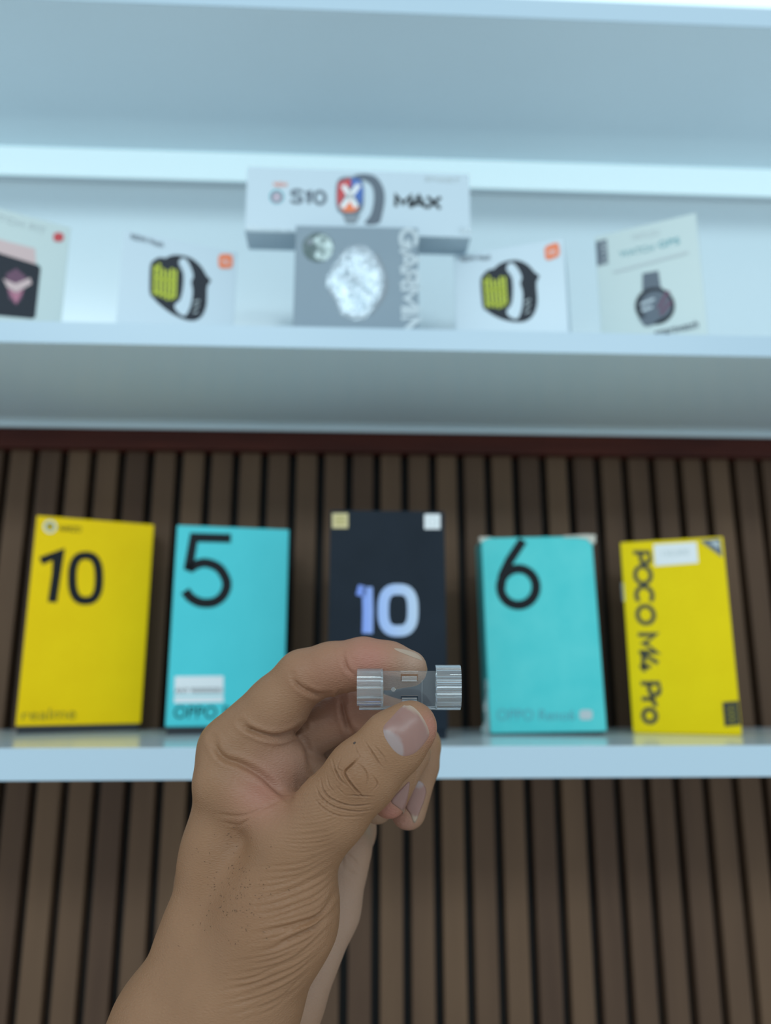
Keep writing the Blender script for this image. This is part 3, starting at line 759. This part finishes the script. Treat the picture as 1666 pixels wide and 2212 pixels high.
# long folds sweeping across the thenar and the wrist
hr = random.Random(3)
GD = [[(870, 330), (1000, 325), (1150, 300), (1300, 230), (1390, 180)], [(740, 520), (900, 520), (1080, 470), (1230, 400), (1360, 300)],
      [(880, 720), (1000, 690), (1120, 650), (1250, 590), (1350, 440)], [(860, 830), (960, 800), (1080, 750), (1220, 680), (1340, 540)],
      [(700, 950), (850, 930), (1000, 890), (1150, 820), (1320, 650)], [(650, 1050), (800, 1030), (950, 980), (1120, 900), (1290, 760)],
      [(700, 1160), (850, 1110), (1000, 1050), (1130, 960), (1250, 830)], [(800, 1260), (950, 1190), (1040, 1120), (1120, 1040), (1200, 960)]]
for g in range(7):
    for q in range(5):
        t = q/5; ex = hr.uniform(-90, 60)
        L = [np.array(p)*(1-t)+np.array(r_)*t+np.array((0, hr.uniform(-9, 9))) for p, r_ in zip(GD[g], GD[g+1])]
        L[0] = L[0]+np.array((ex, 0)); big = q == 0 and g in (2, 3); med = q in (0, 2) and g in (1, 2, 3, 4, 5)
        crease(catmull([z3(*p) for p in L], 4), 5.0 if big else 3.6, (1.0 if big else .42 if med else .24)*hr.uniform(.8, 1.2), .235, .30, smooth=0, taper=80)
for k in range(16):     # fine lines on the thumb's base
    t = k/15
    L = [z3(930+80*hr.random(), -110+t*330), z3(1100+60*hr.random(), -90+t*325+15*hr.random()), z3(1300, -125+t*330+12*hr.random()), z3(1450-40*t, -190+t*330)]
    crease(L, 2.6, .10+.08*hr.random(), .235, .29, taper=60)
crease([z3(1130, 395), z3(1200, 405), z3(1260, 372)], 4, .2, .235, .29)
crease([z3(1375, 330), z3(1372, 250), z3(1440, 295), z3(1485, 370)], 4, .5, .28, .36)
crease([(742, 1877), (781, 1900)], 5, .6, .285, .36)
# gentle flesh relief
def bump(px, py, r, h, d0, d1):
    sel = np.where(zone(px-3*r, py-3*r, px+3*r, py+3*r, d0, d1))[0]
    disp[sel] += h*.001*np.exp(-((PX[sel]-px)**2+(PY[sel]-py)**2)/r**2)
bump(775, 1690, 34, .5, .235, .27); bump(588, 1615, 40, 1.2, .26, .31); bump(600, 1820, 60, .8, .235, .28); bump(520, 1620, 30, -.6, .26, .31)
co2 = co+no*disp[:, None]
hm.vertices.foreach_set('co', co2.ravel()); hm.update()
hm.polygons.foreach_set('use_smooth', np.ones(len(hm.polygons), bool))
# skin tone: ruddier, paler and darker areas of skin, with some shade painted in
tint = np.zeros((nv, 4), np.float32); tint[:, 3] = 1
def tone(px, py, r, ch, v, d0=.2, d1=.4):
    sel = np.where((dep > d0) & (dep < d1))[0]
    tint[sel, ch] += v*np.exp(-((PX[sel]-px)**2+(PY[sel]-py)**2)/r**2)
# R: ruddy, G: pale palm skin, B: brown
tone(800, 1425, 60, 0, .8, .26, .30); tone(700, 1460, 70, 0, .3, .26, .3); tone(930, 1570, 36, 0, .8, .24, .275); tone(560, 1720, 60, 0, .55, .25, .3); tone(840, 1755, 30, 0, .9, .27, .31); tone(875, 1780, 25, 0, .8, .28, .33); tone(760, 1550, 90, 0, .45, .285, .33); tone(620, 1650, 70, 0, .35, .265, .31)  # ruddiness on middle finger and palm recess paints in their shade
tone(895, 1425, 40, 1, .8, .26, .30); tone(640, 1640, 90, 1, .25, .27, .35); tone(700, 2000, 300, 1, .75, .288, .4)
tone(760, 1690, 48, 2, .6, .23, .275); tone(560, 1980, 110, 2, .35, .23, .3); tone(480, 1900, 120, 2, .2, .23, .3)
tint = np.clip(tint, 0, 1)
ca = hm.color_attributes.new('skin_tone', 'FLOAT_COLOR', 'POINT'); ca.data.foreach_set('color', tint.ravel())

mt = mat('skin', (.34, .20, .13), .48, spec=.30); M['skin'] = mt; b = bs(mt)
b.inputs['Subsurface Weight'].default_value = .12; b.inputs['Subsurface Radius'].default_value = (1.0, .35, .18); b.inputs['Subsurface Scale'].default_value = .0022
at = nd(mt, 'ShaderNodeAttribute'); at.attribute_name = 'skin_tone'
sx = nd(mt, 'ShaderNodeSeparateColor'); lk(mt, at.outputs['Color'], sx.inputs[0])
tc = nd(mt, 'ShaderNodeTexCoord')
def noise(scale, detail=4, stretch=None):
    n = nd(mt, 'ShaderNodeTexNoise'); n.inputs['Scale'].default_value = scale; n.inputs['Detail'].default_value = detail
    if stretch:
        mp = nd(mt, 'ShaderNodeMapping'); mp.inputs['Scale'].default_value = stretch[0]; mp.inputs['Rotation'].default_value = stretch[1]
        lk(mt, tc.outputs['Object'], mp.inputs[0]); lk(mt, mp.outputs[0], n.inputs['Vector'])
    else: lk(mt, tc.outputs['Object'], n.inputs['Vector'])
    return n
def mix(fac, a, c, mode='MIX'):
    m_ = nd(mt, 'ShaderNodeMix', data_type='RGBA', blend_type=mode)
    if isinstance(fac, float): m_.inputs[0].default_value = fac
    else: lk(mt, fac, m_.inputs[0])
    for s, v in ((6, a), (7, c)):
        if isinstance(v, tuple): m_.inputs[s].default_value = (*v, 1)
        else: lk(mt, v, m_.inputs[s])
    return m_.outputs[2]
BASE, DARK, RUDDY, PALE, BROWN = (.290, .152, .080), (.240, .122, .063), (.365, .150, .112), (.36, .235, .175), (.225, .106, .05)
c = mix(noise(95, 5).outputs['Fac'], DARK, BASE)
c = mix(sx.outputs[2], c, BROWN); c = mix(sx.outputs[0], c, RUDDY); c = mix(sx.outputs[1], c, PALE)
lk(mt, c, b.inputs['Base Color'])
v1 = nd(mt, 'ShaderNodeTexVoronoi', feature='DISTANCE_TO_EDGE'); v1.inputs['Scale'].default_value = 850; v1.inputs['Randomness'].default_value = .9
mpv = nd(mt, 'ShaderNodeMapping'); mpv.inputs['Scale'].default_value = (.55, 1, 1.5); lk(mt, tc.outputs['Object'], mpv.inputs[0]); lk(mt, mpv.outputs[0], v1.inputs['Vector'])
nf = noise(1900, 3)
ad = nd(mt, 'ShaderNodeMath', operation='MULTIPLY_ADD'); ad.inputs[1].default_value = 1.2; lk(mt, v1.outputs[0], ad.inputs[0]); 
nh = nd(mt, 'ShaderNodeMath', operation='MULTIPLY'); nh.inputs[1].default_value = .35; lk(mt, nf.outputs['Fac'], nh.inputs[0]); lk(mt, nh.outputs[0], ad.inputs[2])
bp = nd(mt, 'ShaderNodeBump'); bp.inputs['Strength'].default_value = .4; bp.inputs['Distance'].default_value = .0005
lk(mt, ad.outputs[0], bp.inputs['Height']); lk(mt, bp.outputs[0], b.inputs['Normal'])
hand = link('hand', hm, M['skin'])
tag(hand, "person's bare left hand pinching a small clear plastic clip between thumb and index finger", 'hand')

# nails, follicle hairs and a mole: parts of the hand
bmh = bmesh.new(); bmh.from_mesh(hm); bvh = BVHTree.FromBMesh(bmh); bmh.free()
def hit(px, py, dmin=.2):
    d = Vector(ray(px, py))
    h = bvh.ray_cast(Vector(CAM)+d*dmin, d.normalized())
    return h[0], h[1]
def nail(outline, rise, label=None, dome=.25, base=None, dmin=.2):
    """outline in photo px; the plate follows the finger tip under it and sinks into the fold at its rim"""
    pts = catmull(outline, 5, True)
    pts = [np.mean(pts, axis=0)+1.04*(q-np.mean(pts, axis=0)) for q in pts]
    cx = np.mean([p[0] for p in pts]); cy = np.mean([p[1] for p in pts]); R = 9
    top = []; n = len(pts); fs = []
    for k in range(R+1):
        s = k/R
        for q in pts:
            h, nn = hit(cx+(q[0]-cx)*s, cy+(q[1]-cy)*s, dmin)
            if h is None:
                h, nn = hit(cx+(q[0]-cx)*s*.93, cy+(q[1]-cy)*s*.93, dmin)
                if h is None: h, nn = hit(cx, cy, dmin)
            lift_ = (rise+dome*(1-s*s)-(.28 if k == R else 0))*.001
            top.append(np.array(h+nn*lift_))
    for k in range(R):
        for i in range(n): fs.append((k*n+i, (k+1)*n+i, (k+1)*n+(i+1) % n, k*n+(i+1) % n))
    me = mesh_of(top, fs, True)
    bm = bmesh.new(); bm.from_mesh(me); bmesh.ops.remove_doubles(bm, verts=bm.verts[:], dist=1e-6)
    # make sure the plate faces the eye
    bm.normal_update()
    if sum(f.normal.dot(f.calc_center_median()-Vector(CAM)) for f in bm.faces) > 0: bmesh.ops.reverse_faces(bm, faces=bm.faces[:])
    for it in range(2): bmesh.ops.smooth_vert(bm, verts=[v for v in bm.verts if not v.is_boundary], factor=.5, use_axis_x=True, use_axis_y=True, use_axis_z=True)
    # nail colours by position along the nail: lunula, bed, free edge
    bm.to_mesh(me); bm.free()
    o = link('finger_nail', me, M['nail'], hand)
    sd = o.modifiers.new('thickness', 'SOLIDIFY'); sd.thickness = .0004; sd.offset = -1
    if label: o['label'] = label
    if base:
        (bx, by, br), (fx, fy, fr) = base
        r_ = np.array([v.co[:] for v in me.vertices])-CAM; d_ = r_@FWD
        x = IMG_W/2+FPX*(r_@RGT)/d_; y = IMG_H/2-FPX*(r_@UPV)/d_
        col = np.zeros((len(x), 4), np.float32); col[:, 3] = 1
        col[:, 0] = np.clip((br-np.hypot(x-bx, y-by))/5+.5, 0, 1)
        col[:, 1] = np.clip((np.hypot(x-fx, y-fy)-fr)/4+.5, 0, 1)
        a_ = me.color_attributes.new('zones', 'FLOAT_COLOR', 'POINT'); a_.data.foreach_set('color', col.ravel())
    return o
mt = mat('nail', (.55, .34, .29), .34, spec=.4); M['nail'] = mt
bs(mt).inputs['Subsurface Weight'].default_value = .1; bs(mt).inputs['Subsurface Scale'].default_value = .001
at = nd(mt, 'ShaderNodeAttribute'); at.attribute_name = 'zones'; sx = nd(mt, 'ShaderNodeSeparateColor'); lk(mt, at.outputs['Color'], sx.inputs[0])
tc = nd(mt, 'ShaderNodeTexCoord')
c = mix(noise(160, 2).outputs['Fac'], (.235, .122, .102), (.275, .148, .122)); c = mix(sx.outputs[0], c, (.29, .215, .205)); c = mix(sx.outputs[1], c, (.36, .265, .20))
lk(mt, c, bs(mt).inputs['Base Color'])
nail([z1(*p) for p in [(1145, 600), (1152, 645), (1178, 692), (1215, 738), (1258, 765), (1300, 764), (1342, 745), (1382, 706), (1415, 660), (1424, 625), (1404, 570), (1370, 512), (1330, 470), (1292, 452), (1262, 462), (1232, 492), (1192, 537), (1160, 572)]], .12, 'broad thumb nail with a pale half moon', base=((826, 1622, 46), (850, 1602, 79)))
nail([z6x for z6x in [(884, 1690), (866, 1706), (846, 1729), (856, 1741), (868, 1750), (872, 1757), (877, 1738), (882, 1715)]], .28, dome=.18, base=((900, 1660, 4), (874, 1715, 35)), dmin=.276)
nail([(898, 1687), (886, 1700), (880, 1722), (877, 1742), (887, 1758), (896, 1776), (907, 1752), (916, 1729), (920, 1708), (912, 1692)], .34, dome=.22, base=((905, 1690, 12), (900, 1715, 48)), dmin=.2965)
nail([(850, 1400), (864, 1401), (882, 1405), (899, 1411), (911, 1420), (914, 1428), (902, 1424), (882, 1416), (862, 1408)], .12, dome=.12, base=((840, 1400, 4), (800, 1405, 10)))
# short dark hairs growing on the back of the thumb's base
bm = bmesh.new(); cnt = 0
for i in range(130):
    x, y = hr.gauss(505, 42), hr.gauss(1925, 62)
    h, nn = hit(x, y)
    if h is None: continue
    t = (Vector(RGT)*hr.uniform(.1, 1)+Vector(UPV)*hr.uniform(-.6, .5)); t = (t-nn*t.dot(nn)).normalized()
    L = hr.uniform(.0003, .0011); w = hr.uniform(.00005, .00009)
    s_ = nn.cross(t).normalized()*w
    a, e = h+nn*.00002, h+t*L+nn*.00012
    q = [bm.verts.new(a+s_), bm.verts.new(a-s_), bm.verts.new(a+nn*w*1.6), bm.verts.new(e)]
    for f_ in ((0, 1, 3), (1, 2, 3), (2, 0, 3)): bm.faces.new([q[j] for j in f_])
me = bpy.data.meshes.new('skin_hair'); bm.to_mesh(me); bm.free()
o = link('skin_hair', me, mat('dark_hair', (.03, .018, .012), .6), hand); o['kind'] = 'stuff'; o['label'] = 'short sparse dark hairs'
h, nn = hit(766, 1605)
bm = bmesh.new(); bmesh.ops.create_icosphere(bm, subdivisions=2, radius=.00055)
for v in bm.verts: v.co = Vector(h)+v.co*1.0-nn*.0002
me = bpy.data.meshes.new('mole'); bm.to_mesh(me); bm.free()
link('mole', me, mat('mole', (.05, .03, .022), .5), hand)['label'] = 'tiny dark mole'

# ------------------------------------------------------------------ the clear plastic clip
CD = 270.0; CPX = 883.0; CPY = 1487.0
MM = CD/FPX
origin = at_depth(CPX, CPY, CD)
rotm = Matrix(((RGT[0], FWD[0], UPV[0]), (RGT[1], FWD[1], UPV[1]), (RGT[2], FWD[2], UPV[2])))   # local x right, y away, z up
clip = bpy.data.objects.new('plastic_clip', None); COL.objects.link(clip)
clip.matrix_world = Matrix.Translation(origin) @ rotm.to_4x4()
tag(clip, 'small clear plastic clip with ribbed barrel ends held between thumb and finger', 'clip')
mt = mat('clear_acrylic', (.90, .96, 1.0), .05, spec=.8); M['acrylic'] = mt
bs(mt).inputs['Transmission Weight'].default_value = .90; bs(mt).inputs['IOR'].default_value = 1.49
mt = mat('clear_acrylic_sheet', (.93, .97, 1.0), .05); M['clearsheet'] = mt
bs(mt).inputs['Transmission Weight'].default_value = .95; bs(mt).inputs['IOR'].default_value = 1.4
def cx_(px): return (px-CPX)*MM*.001
def cz_(py): return -(py-CPY)*MM*.001
def barrel(name, px0, px1, py0, py1, flutes, phase, bulge, flip=1):
    n = 160; outer = []; inner = []
    for i in range(n+1):
        t = i/n; u = 2*t-1
        z = cz_(py0)+(cz_(py1)-cz_(py0))*t
        y = -bulge*math.sqrt(max(0, 1-(abs(u)**2.4)))*.001-.0004
        th = .0013+.00055*math.cos(2*math.pi*(flutes*t+phase))+.00012*math.cos(2*math.pi*flutes*2.3*t)
        if abs(u) > .93: th *= 1.2
        outer.append((y, z)); inner.append((y+th+.0006, z-.0000*u))
    prof = outer+inner[::-1]
    N = len(prof); xs = [cx_(px0), cx_(px0)+.00018, cx_(px1)-.00018, cx_(px1)]
    vs = []
    cy = sum(p[0] for p in prof)/N
    for k, x in enumerate(xs):
        s = .985 if k in (0, 3) else 1.0
        for y, z in prof: vs.append((x, cy+(y-cy)*s, z*s if False else z))
    fs = []
    for k in range(3):
        for i in range(N): fs.append((k*N+i, k*N+(i+1) % N, (k+1)*N+(i+1) % N, (k+1)*N+i))
    for i in range(n):   # end caps as strips between outer and inner
        a, b_, c_, d_ = i, i+1, N-2-i, N-1-i
        fs.append((a, d_, c_, b_)); fs.append((3*N+a, 3*N+b_, 3*N+c_, 3*N+d_))
    me = mesh_of(vs, fs)
    bm = bmesh.new(); bm.from_mesh(me); bmesh.ops.recalc_face_normals(bm, faces=bm.faces[:]); bm.to_mesh(me); bm.free()
    me.polygons.foreach_set('use_smooth', [True]*len(me.polygons)); me.set_sharp_from_angle(angle=.5)
    return link(name, me, M['acrylic'], clip)
barrel('ribbed_barrel', 772, 827, 1447, 1524, 3.6, .15, 3.6)
barrel('ribbed_barrel', 941, 995, 1438, 1529, 4.0, .40, 4.2)
def bars(name, rects, bev=.00012):
    bm = bmesh.new()
    for px0, px1, py0, py1, y0, y1 in rects:
        bm_box(bm, cx_(px0), cx_(px1), y0, y1, cz_(py1), cz_(py0), bev)
    me = bpy.data.meshes.new(name); bm.to_mesh(me); bm.free()
    return link(name, me, M['acrylic'], clip)
# plate with two windows: solid sheet cut by the window outlines
def plate():
    xs = [827.5, 866, 903, 940.5]; ys = [1450, 1455, 1471, 1503, 1514, 1528]
    holes = {(1, 1), (1, 3)}
    bm = bmesh.new(); V = {}
    def v(i, j, k):
        if (i, j, k) not in V: V[(i, j, k)] = bm.verts.new((cx_(xs[i]), (.0, .0011)[k]-.0004, cz_(ys[j])))
        return V[(i, j, k)]
    solid = {(i, j) for i in range(3) for j in range(5)}-holes
    for i, j in solid:
        bm.faces.new((v(i, j, 0), v(i+1, j, 0), v(i+1, j+1, 0), v(i, j+1, 0))); bm.faces.new((v(i, j, 1), v(i, j+1, 1), v(i+1, j+1, 1), v(i+1, j, 1)))
        for (di, dj, a, b_) in ((-1, 0, (i, j), (i, j+1)), (1, 0, (i+1, j), (i+1, j+1)), (0, -1, (i, j), (i+1, j)), (0, 1, (i, j+1), (i+1, j+1))):
            if (i+di, j+dj) not in solid: bm.faces.new((v(*a, 0), v(*b_, 0), v(*b_, 1), v(*a, 1)))
    bmesh.ops.recalc_face_normals(bm, faces=bm.faces[:])
    me = bpy.data.meshes.new('plate'); bm.to_mesh(me); bm.free()
    return link('plate', me, M['clearsheet'], clip)
plate()
bars('catch', [(868, 901, 1461, 1470, -.0012, .0002)])
bars('catch', [(868, 901, 1507, 1513, -.0012, .0002)])
bars('rib', [(911, 912.5, 1468, 1526, -.0007, -.00035)], .00003)
bars('bottom_rail', [(776, 994, 1525, 1530, -.0026, .0004)], .0003)
bars('end_rim', [(823, 828.5, 1448, 1526, -.0030, .0004)], .0002)
bars('end_rim', [(939.5, 943.5, 1452, 1528, -.0030, .0004)], .0002)
bm = bmesh.new(); bmesh.ops.create_cone(bm, cap_ends=True, segments=20, radius1=.0008, radius2=.0006, depth=.0005)
for v in bm.verts: v.co = Vector((cx_(850)+v.co.x, -.0006+v.co.z, cz_(1488)+v.co.y))
bmesh.ops.recalc_face_normals(bm, faces=bm.faces[:])
me = bpy.data.meshes.new('stud'); bm.to_mesh(me); bm.free(); link('stud', me, M['acrylic'], clip)
